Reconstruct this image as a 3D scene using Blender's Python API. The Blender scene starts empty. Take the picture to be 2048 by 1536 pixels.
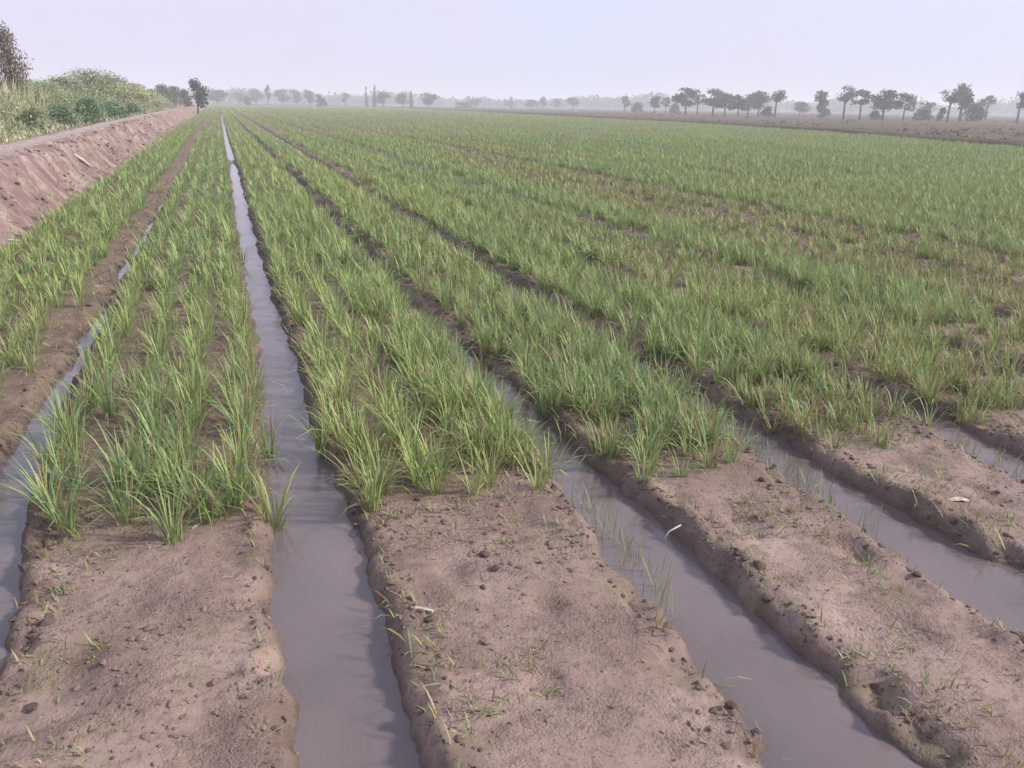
import bpy, math
import numpy as np
from mathutils import Matrix
rng = np.random.default_rng(11)
C = bpy.context.scene
col = C.collection
R = math.radians

# ------------------------------------------------------------------ camera frame
F = 1620.0; H = 1.5
def basis(vp=(436, 201), slope=.0155):
    d = np.array([(vp[0]-1024)/F, (768-vp[1])/F, -1.]); d /= np.linalg.norm(d)
    n = np.cross(np.array([1, -slope, 0.]), d)
    if n[1] < 0: n = -n
    n /= np.linalg.norm(n)
    return np.cross(d, n), d, n
XC, YC, ZC = basis()
cam_d = bpy.data.cameras.new('camera'); cam = bpy.data.objects.new('camera', cam_d); col.objects.link(cam)
cam_d.sensor_width = 36; cam_d.lens = 36*F/2048; cam_d.clip_start = .05; cam_d.clip_end = 6000
cam.matrix_world = Matrix([[*XC, 0], [*YC, 0], [*ZC, H], [0, 0, 0, 1]])
C.camera = cam

def ray(x, y):
    r = np.array([(x-1024)/F, (768-y)/F, -1.])
    return np.array([r@XC, r@YC, r@ZC])
def ground_at(x, y, z=0.0):
    w = ray(x, y); t = (z-H)/w[2]; return w[0]*t, w[1]*t
def stand(x, top, dist):
    """spot at horizontal distance dist in the direction of column x, and the height that reaches row top there"""
    w = ray(x, top); h = math.hypot(w[0], w[1]); k = dist/h
    return w[0]*k, w[1]*k, H+w[2]*k

# ------------------------------------------------------------------ noise
def _h(i, j, s):
    n = (i.astype(np.int64)*374761393 + j.astype(np.int64)*668265263 + s*2147483647) & 0xffffffff
    n = ((n ^ (n >> 13))*1274126177) & 0xffffffff
    n = n ^ (n >> 16)
    return (n & 0xffffff)/float(0xffffff)
def vn(x, y, s=0):
    x = np.asarray(x, float); y = np.asarray(y, float); x, y = np.broadcast_arrays(x, y)
    i = np.floor(x); j = np.floor(y); u = x-i; v = y-j; u = u*u*(3-2*u); v = v*v*(3-2*v)
    return (_h(i, j, s)*(1-u)*(1-v)+_h(i+1, j, s)*u*(1-v)+_h(i, j+1, s)*(1-u)*v+_h(i+1, j+1, s)*u*v)*2-1
def fbm(x, y, s=0, o=4):
    a = 0; k = 1.
    for q in range(o):
        a = a+k*vn(np.asarray(x)*2**q, np.asarray(y)*2**q, s+q*17); k *= .5
    return a/1.9
def ss(a, b, x):
    t = np.clip((np.asarray(x)-a)/(b-a), 0, 1); return t*t*(3-2*t)

# ------------------------------------------------------------------ mesh helpers
def mesh(name, v, f, cols=None, smooth=False):
    """f: list of face index arrays (N,k)"""
    if isinstance(f, np.ndarray): f = [f]
    m = bpy.data.meshes.new(name); v = np.ascontiguousarray(v, np.float32)
    m.vertices.add(len(v)); m.vertices.foreach_set('co', v.ravel())
    n = sum(a.size for a in f); p = sum(len(a) for a in f)
    m.loops.add(n); m.loops.foreach_set('vertex_index', np.concatenate([a.ravel() for a in f]).astype(np.int32))
    tot = np.concatenate([np.full(len(a), a.shape[1]) for a in f]).astype(np.int32)
    st = np.concatenate([[0], np.cumsum(tot)[:-1]]).astype(np.int32)
    m.polygons.add(p); m.polygons.foreach_set('loop_start', st); m.polygons.foreach_set('loop_total', tot)
    m.polygons.foreach_set('use_smooth', np.full(p, smooth))
    m.update(calc_edges=True)
    if cols is not None:
        a = m.color_attributes.new('Col', 'FLOAT_COLOR', 'POINT')
        c = np.ones((len(v), 4), np.float32); c[:, :3] = cols; a.data.foreach_set('color', c.ravel())
    return m
def link(name, me, mat, parent=None, loc=(0, 0, 0), rz=0):
    if not isinstance(me, bpy.types.Mesh): raise TypeError
    o = bpy.data.objects.new(name, me); col.objects.link(o); o.location = loc; o.rotation_euler = (0, 0, rz)
    if mat and not me.materials: me.materials.append(mat)
    if parent: o.parent = parent
    return o
def tag(o, label=None, cat=None, group=None, kind=None):
    for k, v in (('label', label), ('category', cat), ('group', group), ('kind', kind)):
        if v: o[k] = v
    return o
def empty(name, loc, label, cat, group=None):
    o = bpy.data.objects.new(name, None); col.objects.link(o); o.location = loc; o.empty_display_size = .2
    return tag(o, label, cat, group)
def grid_faces(nx, ny):
    i = np.arange((nx-1)*(ny-1)); a = (i//(nx-1))*nx + i % (nx-1)
    return np.stack([a, a+1, a+1+nx, a+nx], 1)

# ------------------------------------------------------------------ materials
def newmat(name):
    m = bpy.data.materials.new(name); m.use_nodes = True; nt = m.node_tree
    b = nt.nodes['Principled BSDF']; return m, nt, b
def N(nt, t, **k):
    n = nt.nodes.new(t)
    for a, v in k.items():
        if a in n.inputs.keys(): n.inputs[a].default_value = v
        else: setattr(n, a, v)
    return n
def ramp(nt, src, stops):
    r = nt.nodes.new('ShaderNodeValToRGB'); e = r.color_ramp.elements
    while len(e) < len(stops): e.new(.5)
    for q, (p, c) in zip(e, stops): q.position = p; q.color = (*c, 1)
    nt.links.new(src, r.inputs[0]); return r.outputs[0]
def mix(nt, fac, a, b, mode='MIX'):
    n = nt.nodes.new('ShaderNodeMix'); n.data_type = 'RGBA'; n.blend_type = mode
    for s, v in ((0, fac), (6, a), (7, b)):
        if isinstance(v, bpy.types.NodeSocket): nt.links.new(v, n.inputs[s])
        elif s == 0: n.inputs[0].default_value = v
        else: n.inputs[s].default_value = (*v, 1)
    return n.outputs[2]
def noise(nt, co, scale, detail=5, rough=.6):
    n = N(nt, 'ShaderNodeTexNoise', Scale=scale, Detail=detail, Roughness=rough)
    nt.links.new(co, n.inputs['Vector']); return n.outputs[0]
def mrange(nt, src, a, b, c=0., d=1.):
    n = nt.nodes.new('ShaderNodeMapRange'); nt.links.new(src, n.inputs[0])
    for i, v in zip((1, 2, 3, 4), (a, b, c, d)): n.inputs[i].default_value = v
    return n.outputs[0]

def foliage_mat(name, transl=.28, rough=.6, gain=1.0):
    m, nt, b = newmat(name)
    a = N(nt, 'ShaderNodeVertexColor', layer_name='Col')
    t = nt.nodes.new('ShaderNodeBsdfTranslucent'); s = nt.nodes.new('ShaderNodeMixShader'); s.inputs[0].default_value = transl
    nt.links.new(a.outputs[0], b.inputs['Base Color']); b.inputs['Roughness'].default_value = rough
    b.inputs['Specular IOR Level'].default_value = .3
    nt.links.new(a.outputs[0], t.inputs[0])
    nt.links.new(b.outputs[0], s.inputs[1]); nt.links.new(t.outputs[0], s.inputs[2])
    nt.links.new(s.outputs[0], nt.nodes['Material Output'].inputs[0]); return m
LEAF = foliage_mat('rice_leaf', .3, .5)
TLEAF = foliage_mat('tree_leaf', .18, .75)

def soil_mat():
    m, nt, b = newmat('field_soil')
    g = N(nt, 'ShaderNodeNewGeometry'); co = g.outputs['Position']
    a = N(nt, 'ShaderNodeVertexColor', layer_name='Col')          # r wetness, g vegetation litter
    sp = nt.nodes.new('ShaderNodeSeparateColor'); nt.links.new(a.outputs[0], sp.inputs[0])
    n1 = noise(nt, co, 3.2, 6, .62); n2 = noise(nt, co, 26, 5, .7); n3 = noise(nt, co, 95, 3, .7)
    dry = ramp(nt, n1, [(.3, (.165, .112, .096)), (.5, (.262, .187, .164)), (.7, (.33, .248, .216))])
    dry = mix(nt, mrange(nt, n2, .5, .68), dry, (.15, .105, .085))
    dry = mix(nt, mrange(nt, n3, .62, .76), dry, (.42, .34, .30))
    dry = mix(nt, mrange(nt, n3, .40, .30), dry, (.085, .058, .05))
    fl = noise(nt, co, 44, 2, .5); dry = mix(nt, mrange(nt, fl, .66, .72), dry, (.055, .038, .035))
    wet = ramp(nt, n2, [(.3, (.06, .042, .036)), (.55, (.10, .07, .06)), (.75, (.15, .11, .085))])
    mid = ramp(nt, n2, [(.3, (.10, .07, .05)), (.5, (.17, .12, .095)), (.72, (.24, .165, .125))])
    c = mix(nt, sp.outputs[1], dry, mid)
    c = mix(nt, sp.outputs[0], c, wet)
    olive = mix(nt, mrange(nt, noise(nt, co, 6, 4, .6), .52, .7, 0, .4), c, (.16, .155, .07))
    damp = mix(nt, mrange(nt, noise(nt, co, 1.6, 5, .65), .5, .66, 0, .5), olive, (.13, .09, .072))
    nt.links.new(damp, b.inputs['Base Color'])
    r = mrange(nt, sp.outputs[0], 0, 1, .9, .5); nt.links.new(r, b.inputs['Roughness'])
    b.inputs['Specular IOR Level'].default_value = .25
    bp = N(nt, 'ShaderNodeBump', Strength=.9, Distance=.018)
    hs = nt.nodes.new('ShaderNodeMath'); hs.operation = 'ADD'
    nt.links.new(n2, hs.inputs[0]); nt.links.new(mrange(nt, n3, .2, .8, 0, .5), hs.inputs[1])
    nt.links.new(hs.outputs[0], bp.inputs['Height']); nt.links.new(mrange(nt, noise(nt, co, 4, 4, .6), .4, .62, .25, 1.), bp.inputs['Strength']); nt.links.new(bp.outputs[0], b.inputs['Normal'])
    return m
SOIL = soil_mat()

def simple_soil(name, stops, s1, s2, dark, bump=.03):
    m, nt, b = newmat(name)
    g = N(nt, 'ShaderNodeNewGeometry'); co = g.outputs['Position']
    n1 = noise(nt, co, s1, 6, .65); n2 = noise(nt, co, s2, 5, .7)
    c = ramp(nt, n1, stops); c = mix(nt, mrange(nt, n2, .5, .72), c, dark)
    nt.links.new(c, b.inputs['Base Color']); b.inputs['Roughness'].default_value = .95
    b.inputs['Specular IOR Level'].default_value = .15
    bp = N(nt, 'ShaderNodeBump', Strength=.8, Distance=bump); nt.links.new(n2, bp.inputs['Height'])
    nt.links.new(bp.outputs[0], b.inputs['Normal']); return m
BANK = simple_soil('bank_soil', [(.32, (.15, .098, .091)), (.5, (.22, .155, .144)), (.66, (.38, .30, .28))], 2.2, 9, (.15, .10, .09), .06)
FALLOW = simple_soil('fallow_soil', [(.3, (.06, .043, .034)), (.5, (.09, .064, .05)), (.7, (.125, .095, .062))], .12, 1.1, (.07, .062, .038), .15)
nt_ = BANK.node_tree; b_ = nt_.nodes['Principled BSDF']; src_ = b_.inputs['Base Color'].links[0].from_socket
vc_ = nt_.nodes.new('ShaderNodeVertexColor'); vc_.layer_name = 'Col'; sp_ = nt_.nodes.new('ShaderNodeSeparateColor'); nt_.links.new(vc_.outputs[0], sp_.inputs[0])
dust = mix(nt_, mrange(nt_, sp_.outputs[0], 0, 1, 0, .75), src_, (.40, .32, .29)); nt_.links.new(dust, b_.inputs['Base Color'])   # pale trodden dust of the track
CLOD = simple_soil('clod_soil', [(.3, (.12, .085, .07)), (.6, (.22, .16, .135))], 9, 60, (.08, .055, .045), .006)
DARKCLOD = simple_soil('dark_clod_soil', [(.3, (.07, .05, .043)), (.6, (.13, .095, .08))], 9, 60, (.05, .036, .032), .006)

def bark_mat():
    m, nt, b = newmat('bark'); g = N(nt, 'ShaderNodeNewGeometry')
    n1 = noise(nt, g.outputs['Position'], 4, 5, .7)
    nt.links.new(ramp(nt, n1, [(.3, (.07, .055, .045)), (.7, (.16, .13, .11))]), b.inputs['Base Color'])
    b.inputs['Roughness'].default_value = .9; return m
BARK = bark_mat()

def water_mat():
    m, nt, b = newmat('muddy_water'); g = N(nt, 'ShaderNodeNewGeometry'); co = g.outputs['Position']
    n1 = noise(nt, co, 1.1, 4, .6)
    nt.links.new(ramp(nt, n1, [(.3, (.105, .082, .085)), (.7, (.16, .128, .128))]), b.inputs['Base Color'])
    b.inputs['Roughness'].default_value = .05; b.inputs['IOR'].default_value = 1.48
    mp = N(nt, 'ShaderNodeMapping'); mp.inputs['Scale'].default_value = (1, .45, 1); nt.links.new(co, mp.inputs[0])
    nz = noise(nt, mp.outputs[0], 55, 3, .55)
    bp = N(nt, 'ShaderNodeBump', Strength=.2, Distance=.006); nt.links.new(nz, bp.inputs['Height'])
    nt.links.new(bp.outputs[0], b.inputs['Normal']); return m
WATER = water_mat()
def plain(name, c, rough=.6):
    m, nt, b = newmat(name); g = N(nt, 'ShaderNodeNewGeometry')
    n1 = noise(nt, g.outputs['Position'], 30, 4, .6)
    nt.links.new(mix(nt, mrange(nt, n1, .4, .7), c, tuple(q*.72 for q in c)), b.inputs['Base Color'])
    b.inputs['Roughness'].default_value = rough; return m
WHITE = plain('white_plastic', (.78, .78, .76), .45)
PALEWOOD = plain('pale_dry_wood', (.50, .42, .35), .8)

# ------------------------------------------------------------------ the field's shape
PITCH = 1.09; WATER_Z = -.058
def centre(n, Y):
    n = np.asarray(n, float)
    Y = np.asarray(Y, float)
    base = .20+PITCH*n+np.interp(n, [-1, 0, 1, 2, 3, 4], [-.065, -.0, .06, -.03, -.11, 0])+(n == -1)*np.interp(Y, [2.4, 4], [.05, 0])
    return base+.012*vn(n*7.3, Y*.5, 5)+.04*vn(n*3.1, Y*.05, 9)*ss(4, 12, Y)
def halfwidth(n, Y):      # of the water
    n = np.asarray(n, float); Y = np.asarray(Y, float)
    a = np.interp(Y, [2, 3, 5, 10, 40], [.14, .112, .085, .08, .08]); b = np.interp(Y, [2.5, 3.2, 4.5, 6, 12], [.14, .085, .03, .012, .01])
    c = np.interp(Y, [1.8, 2.6, 3.4, 5], [.145, .12, .08, .05])+.03*(n == 2)*(Y > 3)+.03*((n == 7) | (n == 12))
    return np.where(n == 0, a, np.where(n < 0, b, c))
def field_edge(Y):        # right-hand limit of the crop
    return np.interp(Y, [0, 20, 33, 50, 75, 155, 330], [30, 31, 34.5, 41.5, 46, 51, 56])
FIELD_END = 330
def furrow_d(X, Y):
    n = np.round((X-.21)/PITCH); n = np.maximum(n, -1)
    return X-centre(n, Y), n
DENTS = [(x0+.21+PITCH*b_, y0, r0, d0) for x0, b_, y0, r0, d0 in [(.5, -1, 2.45, .05, .018), (.35, -1, 2.15, .06, .02), (.75, -1, 2.3, .04, .015), (.4, 0, 2.35, .055, .02), (.62, 0, 2.05, .05, .022), (.5, 0, 1.7, .06, .018), (.75, 0, 2.6, .045, .015), (.45, 1, 2.3, .06, .022), (.7, 1, 2.0, .05, .02), (.55, 1, 1.6, .06, .02), (.35, 1, 1.9, .045, .018), (.5, 2, 2.2, .06, .02), (.7, 2, 1.8, .05, .02), (.4, 2, 2.5, .05, .018)]]
def gz(X, Y):
    X, Y = np.broadcast_arrays(np.asarray(X, float), np.asarray(Y, float))
    s, n = furrow_d(X, Y)
    wob = (.022+.03*(n >= 1)*(Y > 3))*vn(X*0+n*5+np.sign(s)*7, Y*1.7, 21)+.018*vn(n*5+np.sign(s)*3, Y*6.5, 22)+.010*vn(n*5+np.sign(s)*3, Y*19, 23)
    d = np.abs(s)+wob
    hw = halfwidth(n, Y); out_ = np.where((n == -1) & (s < 0), .12, np.where(s > 0, .058, .085))
    prof = ss(hw-.06, hw+out_, d)
    floor = -.17+0*X
    # silted-up stretches of the furrows right of the wide one
    silt = (ss(-.5, -.1, vn(n*4.7, Y*.45, 31))*.9+.25)*ss(2.9, 4.4, Y+.5*vn(n*3.3, Y*0, 33))*(n >= 1)+(.8*ss(9, 16, Y)+.75*ss(-.1, .3, vn(n*2.1, Y*.8, 36))*ss(4, 6, Y))*(n == -1)+.55*ss(28, 40, Y)*(n == 0)
    plug = np.exp(-((Y-23.5)/1.7)**2)*(n == 0)
    end = np.exp(-((Y-3.02)/.17)**2)*(n == 1)*.0
    floor = floor+.125*np.clip(silt+plug*1.2+end, 0, 1)
    far = 1-ss(26, 45, X); infield = (X < field_edge(Y)) & (Y < FIELD_END)
    z = (floor*(1-prof))*far*infield
    rough = .015*fbm(X*5, Y*5, 40)+.012*fbm(X*16, Y*16, 44, 3)-.014*ss(.35, .7, vn(X*7, Y*6, 47))
    bank = np.exp(-((d-hw-.07)/.08)**2)
    for fx, fy_, fr, fd in DENTS:
        z = z-fd*np.exp(-(((X-fx)/fr)**2+((Y-fy_)/(fr*1.6))**2)**1.5)
    z = z+rough*(.45+2.0*bank+.5*ss(0, .5, fbm(X*1.5, Y*1.5, 48)))+.006*bank*prof
    z = z+.012*vn(X*1.7, Y*1.2, 50)
    z = z-.012*(1-prof)
    land = ss(-3.3, -4.6, X)                      # ground behind the bank lies a little higher
    z = np.where(X < -3.3, z*(1-land)+land*(.3+.7*ss(-4.6, -6.6, X)+.12*fbm(X*.4, Y*.4, 60)), z)
    z = np.where(X < -2.1, np.minimum(z, z*0+.02)*(X > -3.3)+z*(X <= -3.3), z)
    return z

def axis(lo, hi, pts):
    out = [lo]
    while out[-1] < hi:
        s = np.interp(out[-1], [p[0] for p in pts], [p[1] for p in pts]); out.append(out[-1]+s)
    out[-1] = hi; return np.array(out)
xs = axis(-1500, 1500, [(-1500, 200), (-60, 6), (-8, .4), (-3.6, .1), (-2.4, .024), (5, .024), (9, .04), (14, .05), (30, .16), (60, 1.2), (300, 30), (1500, 200)])
ys = axis(-60, 1560, [(-60, 8), (-6, .5), (0, .06), (.9, .024), (3, .026), (6, .05), (20, .18), (60, .6), (300, 5), (1560, 90)])
GX, GY = np.meshgrid(xs, ys)
GZ = gz(GX, GY)
s_, n_ = furrow_d(GX, GY)
wet = np.clip(1-ss(-.072, -.012, GZ+.012*fbm(GX*9, GY*9, 70)), 0, 1)
wet = np.maximum(wet, .6*np.exp(-((np.abs(s_)-halfwidth(n_, GY)-.06)/.05)**2)*ss(-.4, .2, fbm(GX*3, GY*3, 71))*(GX < 30)*(GX > -2))
veg = ss(2.75, 3.15, GY+.15*fbm(GX*2.3, GY*2.3, 72))*(GY < FIELD_END)*(GX > -2.3)
veg = np.maximum(veg, .25*ss(.0, .5, fbm(GX*2.2, GY*2.2, 73)))
cols = np.stack([wet, veg, veg*0], -1).reshape(-1, 3)
V = np.stack([GX, GY, GZ], -1).reshape(-1, 3)
g = link('ground', mesh('ground', V, grid_faces(len(xs), len(ys)), cols, True), SOIL)
tag(g, kind='structure', label='bare pinkish brown soil beds with shallow irrigation furrows', cat='ground')
del GX, GY, GZ, V

# water standing in the furrows
wv = []; wf = []; k = 0
yw = axis(-5, 120, [(-5, .5), (2, .15), (10, .4), (120, 4)])
for n in range(-1, 24):
    c = centre(n, yw); w = .26
    for q in (-w, w): wv.append(np.stack([c+q, yw, yw*0+WATER_Z], 1))
    L = len(yw); i = np.arange(L-1)
    wf.append(np.stack([k+i, k+L+i, k+L+i+1, k+i+1], 1)); k += 2*L
w = link('water', mesh('water', np.concatenate(wv), np.concatenate(wf), None, True), WATER)
tag(w, kind='structure', label='still muddy grey water lying in the furrows', cat='water')

# fallow land right of and beyond the crop
fy = axis(-5, 1200, [(-5, 3), (60, 2.5), (300, 10), (1200, 60)]); ft = np.linspace(0, 1, 70)**2.2
FY, FT = np.meshgrid(fy, ft, indexing='ij')
E0 = field_edge(FY)+.6*vn(FY*.15, 3, 80)+ss(320, 420, FY)*-60; FX = E0+FT*900
FZ = .05+.10*np.abs(fbm(FX*.35, FY*.35, 81))+.22*np.exp(-((FX-E0-.8)/.6)**2)
FZ[:, 0] = -.05
o = link('fallow_field', mesh('fallow', np.stack([FX, FY, FZ], -1).reshape(-1, 3), grid_faces(len(ft), len(fy)), None, True), FALLOW)
tag(o, kind='structure', label='bare brown fallow land beyond the green crop', cat='field')

# earth bank on the left with a trodden top
by = axis(-8, 128, [(-8, .3), (2, .08), (14, .08), (40, .3), (128, 1.2)])
bt = np.concatenate([np.linspace(-4.3, -3.55, 12), np.linspace(-3.5, -2.75, 22), np.linspace(-2.72, -1.95, 40)])
BX, BY = np.meshgrid(bt, by)
def bank_off(Y): return np.interp(Y, [8, 12, 18, 36, 60], [0, -.07, -.17, -.45, -.5])
prof = np.interp(BX+.06*fbm(BX*0+3, BY*.8, 90)+.0, [-4.3, -3.85, -3.62, -3.2, -2.85, -2.68, -2.4, -2.2, -2.05, -1.95], [.3, .62, .69, .685, .72, .64, .26, .07, -.0, -.08])
gul = fbm(BX*1.2, BY*1.6, 91)*.13*ss(-2.9, -2.6, BX)*ss(-2.0, -2.25, BX)+.03*fbm(BX*9, BY*9, 92)*ss(-2.0, -2.2, BX)
gul = gul+.07*np.maximum(0, fbm(BX*6, BY*4, 94))*ss(-3.0, -2.75, BX)*ss(-2.0, -2.3, BX)
BZ = (prof+gul)*(1-ss(92, 112, BY))+(-.1)*ss(92, 112, BY)+.02*fbm(BX*2, BY*2, 93)
BT0 = BX.copy(); BX = BX+bank_off(BY)
o = link('earth_bank', mesh('bank', np.stack([BX, BY, BZ], -1).reshape(-1, 3), grid_faces(len(bt), len(by)), np.repeat((ss(-3.66, -3.45, BT0+.05*fbm(BX*3, BY*2, 95))*ss(-2.8, -2.95, BT0+.07*fbm(BX*2, BY*2, 96))).reshape(-1, 1), 3, 1), True), BANK)
tag(o, kind='structure', label='pinkish earth bank with a trodden flat top beside the field', cat='bank')
def bank_z(x, y):
    i = np.clip(np.searchsorted(by, y), 0, len(by)-1); j = np.clip(np.searchsorted(bt, x-float(bank_off(y))), 0, len(bt)-1); return BZ[i, j]

# ------------------------------------------------------------------ blades (vectorised)
def blades(base, az, lean, L, w0, bend, c0, c1, seg=3, twist=None):
    """curved tapering leaves. base (N,3), the rest (N,). c0/c1 (N,3) colours at foot and tip"""
    n = len(base); t = np.linspace(0, 1, seg+1)[None, :]
    ang = lean[:, None]+bend[:, None]*t**1.6                       # angle from the vertical along the leaf
    dl = (L/seg)[:, None]
    r = np.concatenate([np.zeros((n, 1)), np.cumsum(np.sin(ang[:, 1:])*dl, 1)], 1)
    z = np.concatenate([np.zeros((n, 1)), np.cumsum(np.cos(ang[:, 1:])*dl, 1)], 1)
    ca, sa = np.cos(az)[:, None], np.sin(az)[:, None]
    P = np.stack([base[:, :1]+r*ca, base[:, 1:2]+r*sa, base[:, 2:3]+z], -1)
    tw = (rng.uniform(-.7, .7, n) if twist is None else twist)[:, None]
    wd = np.stack([-sa*np.cos(tw)+ca*np.sin(tw)*.5, ca*np.cos(tw)+sa*np.sin(tw)*.5, np.sin(tw)*.6+0*ca], -1)
    prof = np.array([.55, 1, .85, .6, .3, .1])[:seg] if seg > 2 else np.array([.7, 1.])[:seg]
    w = w0[:, None]*np.concatenate([np.tile(prof, (n, 1)), np.zeros((n, 1))], 1)*.5
    Lf = P[:, :-1]-wd*w[:, :-1, None]; Rt = P[:, :-1]+wd*w[:, :-1, None]
    V = np.concatenate([Lf, Rt, P[:, -1:]], 1)                      # seg left, seg right, tip
    k = 2*seg+1; o = (np.arange(n)*k)[:, None]
    q = [np.concatenate([o+i, o+seg+i, o+seg+i+1, o+i+1], 1) for i in range(seg-1)]
    F_ = ([np.concatenate(q)] if q else [])+[np.concatenate([o+seg-1, o+2*seg-1, o+2*seg], 1)]
    tt = np.concatenate([t[0, :-1], t[0, :-1], [1.]])[None, :, None]
    K = c0[:, None, :]*(1-tt)+c1[:, None, :]*tt
    return V.reshape(-1, 3), F_, K.reshape(-1, 3)
def join(parts):
    vs, cs, quads, tris = [], [], [], []; k = 0
    for v, f, c in parts:
        vs.append(v); cs.append(c)
        for a in f: (quads if a.shape[1] == 4 else tris).append(a+k)
        k += len(v)
    f = ([np.concatenate(quads)] if quads else [])+([np.concatenate(tris)] if tris else [])
    return np.concatenate(vs), f, np.concatenate(cs)

GREEN = np.array([.215, .325, .125]); YEL = np.array([.335, .41, .14]); BLUE = np.array([.18, .305, .16])
STRAW = np.array([.42, .33, .20]); RUST = np.array([.27, .15, .085])
def rice_colour(n, yel, dry):
    """n leaves; yel and dry (n,) in 0..1"""
    u = rng.random(n)[:, None]; yel = yel[:, None]
    c = np.where(u < .5, BLUE+(GREEN-BLUE)*u*2, GREEN); c = c+(YEL-c)*np.clip(yel+rng.normal(0, .22, (n, 1)), 0, 1)
    c = c*rng.uniform(.68, 1.35, (n, 1))
    d = rng.random(n) < dry; c[d] = STRAW*rng.uniform(.55, 1.1, (d.sum(), 1))
    r = (rng.random(n) < dry*.38); c[r] = RUST*rng.uniform(.7, 1.2, (r.sum(), 1))
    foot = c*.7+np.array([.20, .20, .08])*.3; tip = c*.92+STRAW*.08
    return foot, tip

def hill(nb, size, yel, dry, seg=4, spread=1.):
    a = rng.uniform(0, 2*math.pi, nb); rad = rng.uniform(0, .034, nb)
    base = np.stack([np.cos(a)*rad, np.sin(a)*rad, np.full(nb, -.02)], 1)
    az = a+rng.normal(0, .5, nb)
    c0, c1 = rice_colour(nb, np.full(nb, yel), np.full(nb, dry))
    L = size*rng.uniform(.55, 1.12, nb); 
    return blades(base, az, np.abs(rng.normal(.16, .15, nb))*spread, L, rng.uniform(.0045, .008, nb), rng.gamma(2., .42, nb)*spread, c0, c1, seg)

# vigour of the crop: patches that are thin and brown
def vigour(X, Y):
    v = .86+.28*fbm(X*.35, Y*.13, 100)+.16*vn(np.floor((X-.21)/PITCH)*2.7, Y*.12, 103)+.14*fbm(X*1.4, Y*.9, 101)
    s = X-.21
    thin = ss(5.2, 6.2, X)*ss(8.2, 7.6, X)*ss(2, 4, Y)*ss(34, 16, Y)
    v = v-.50*thin-.30*np.exp(-((X-9.4-.02*Y)/.55)**2)*ss(8, 14, Y)*ss(60, 25, Y)-.22*np.exp(-((X-3.9)/.35)**2)*ss(3, 5, Y)*ss(20, 9, Y)
    v = v-.40*ss(1.6, 2.9, X)*ss(5.2, 3.0, Y)-.15*ss(.3, 1.2, X)*ss(4.2, 2.9, Y)
    return v
def yellowness(X, Y):
    y = .36+.45*fbm(X*.5, Y*.22, 110)+.18*fbm(X*2, Y*1, 111)
    y = y-.35*ss(.3, -.2, X)*ss(6, 3.3, Y)+.18*ss(.2, .8, X)*ss(4.4, 3.6, X)
    return y
def row_positions(step, y0, y1, rows, xmax_fn, jit=.046):
    out = []
    for b in range(-2, 110):
        offs = [-.90+.0, -.70, -.51, -.31] if False else rows
        for ri, of in enumerate(offs):
            cx0 = .21+PITCH*b+of
            if b == -2: cx0 = [-2.04, -1.79, -1.54, -1.30][ri]
            if cx0 > xmax_fn(y1): continue
            if b == -2 and ri == 0 and y0 > 13: rows2 = rows
            yy = np.arange(y0, y1, step); yy = yy+rng.normal(0, step*.24, len(yy))
            n = np.full(len(yy), b, float)
            xx = (centre(n, yy)+of if b > -2 else np.full(len(yy), cx0))+rng.normal(0, jit, len(yy))
            if (b, ri) in ((7, 0), (6, 3), (12, 3), (12, 0), (2, 0), (18, 3), (1, 3)) and y0 > 10: continue
            if (b, ri) in ((4, 0), (3, 3), (9, 3), (10, 0)) and y0 > 10 or (b, ri) in ((7, 0), (4, 0), (1, 3)) and y0 < 10: yy = yy[rng.random(len(yy)) < .35]; n = np.full(len(yy), b, float); xx = centre(n, yy)+of+rng.normal(0, jit, len(yy))
            if b == -1: xx = xx-.05*(ri == 0)+.02*(ri == 3)
            keep = (xx < xmax_fn(yy)) & (xx < field_edge(yy)-.4) & (yy < FIELD_END)
            out.append(np.stack([xx[keep], yy[keep], n[keep], np.full(keep.sum(), ri)], 1))
    return np.concatenate(out)
ROWS = [.245, .465, .69, .905]
vis = lambda y: 1.12*np.asarray(y)+3.0
P = row_positions(.108, 2.60, 14, ROWS, vis)
front = np.interp(P[:, 0], [-.9, -.5, -.2, .1, .4, 1, 1.5, 2, 2.5, 3, 4], [2.98, 2.93, 2.74, 2.9, 2.88, 2.78, 2.6, 2.66, 2.78, 2.62, 2.9])+.04*vn(P[:, 0]*4, 2, 121)
P = P[P[:, 1] > front]
vg = vigour(P[:, 0], P[:, 1]); keep = rng.random(len(P)) < np.clip(.42+.70*vg+.2*fbm(P[:, 0]*2.2, P[:, 1]*1.4, 230), 0, .95)
P = P[keep]; vg = vg[keep]; yl = yellowness(P[:, 0], P[:, 1])

# which of them show largest: the nearest 295 inside the picture
def project(X, Y, Z):
    c = X[:, None]*XC+Y[:, None]*YC+(Z-H)[:, None]*ZC
    return 1024-F*c[:, 0]/c[:, 2], 768+F*c[:, 1]/c[:, 2], -c[:, 2]
pxx, pyy, dep = project(P[:, 0], P[:, 1], P[:, 1]*0)
inside = (pxx > -20) & (pxx < 2065) & (pyy < 1500)
order = np.argsort(np.where(inside, P[:, 1], 99)); near = np.zeros(len(P), bool); near[order[:295]] = True
near &= inside
NUM = ['leftmost', 'second from left', 'second from right', 'rightmost']
BED = {-2: 'against the earth bank', -1: 'in the bed left of the straight furrow', 0: 'in the first bed right of the straight furrow',
       1: 'in the second bed right of the straight furrow', 2: 'in the third bed right of the straight furrow'}
protos = {}
def proto(kind, i):
    if (kind, i) not in protos:
        k, y = divmod(kind, 3)
        v, f, c = hill([15, 25, 36][k], [.19, .24, .285][k], [.05, .4, .8][y], [.20, .12, .07][k])
        protos[(kind, i)] = mesh('rice_plant', v, f, c)
    return protos[(kind, i)]
front_seen = {}
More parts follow.
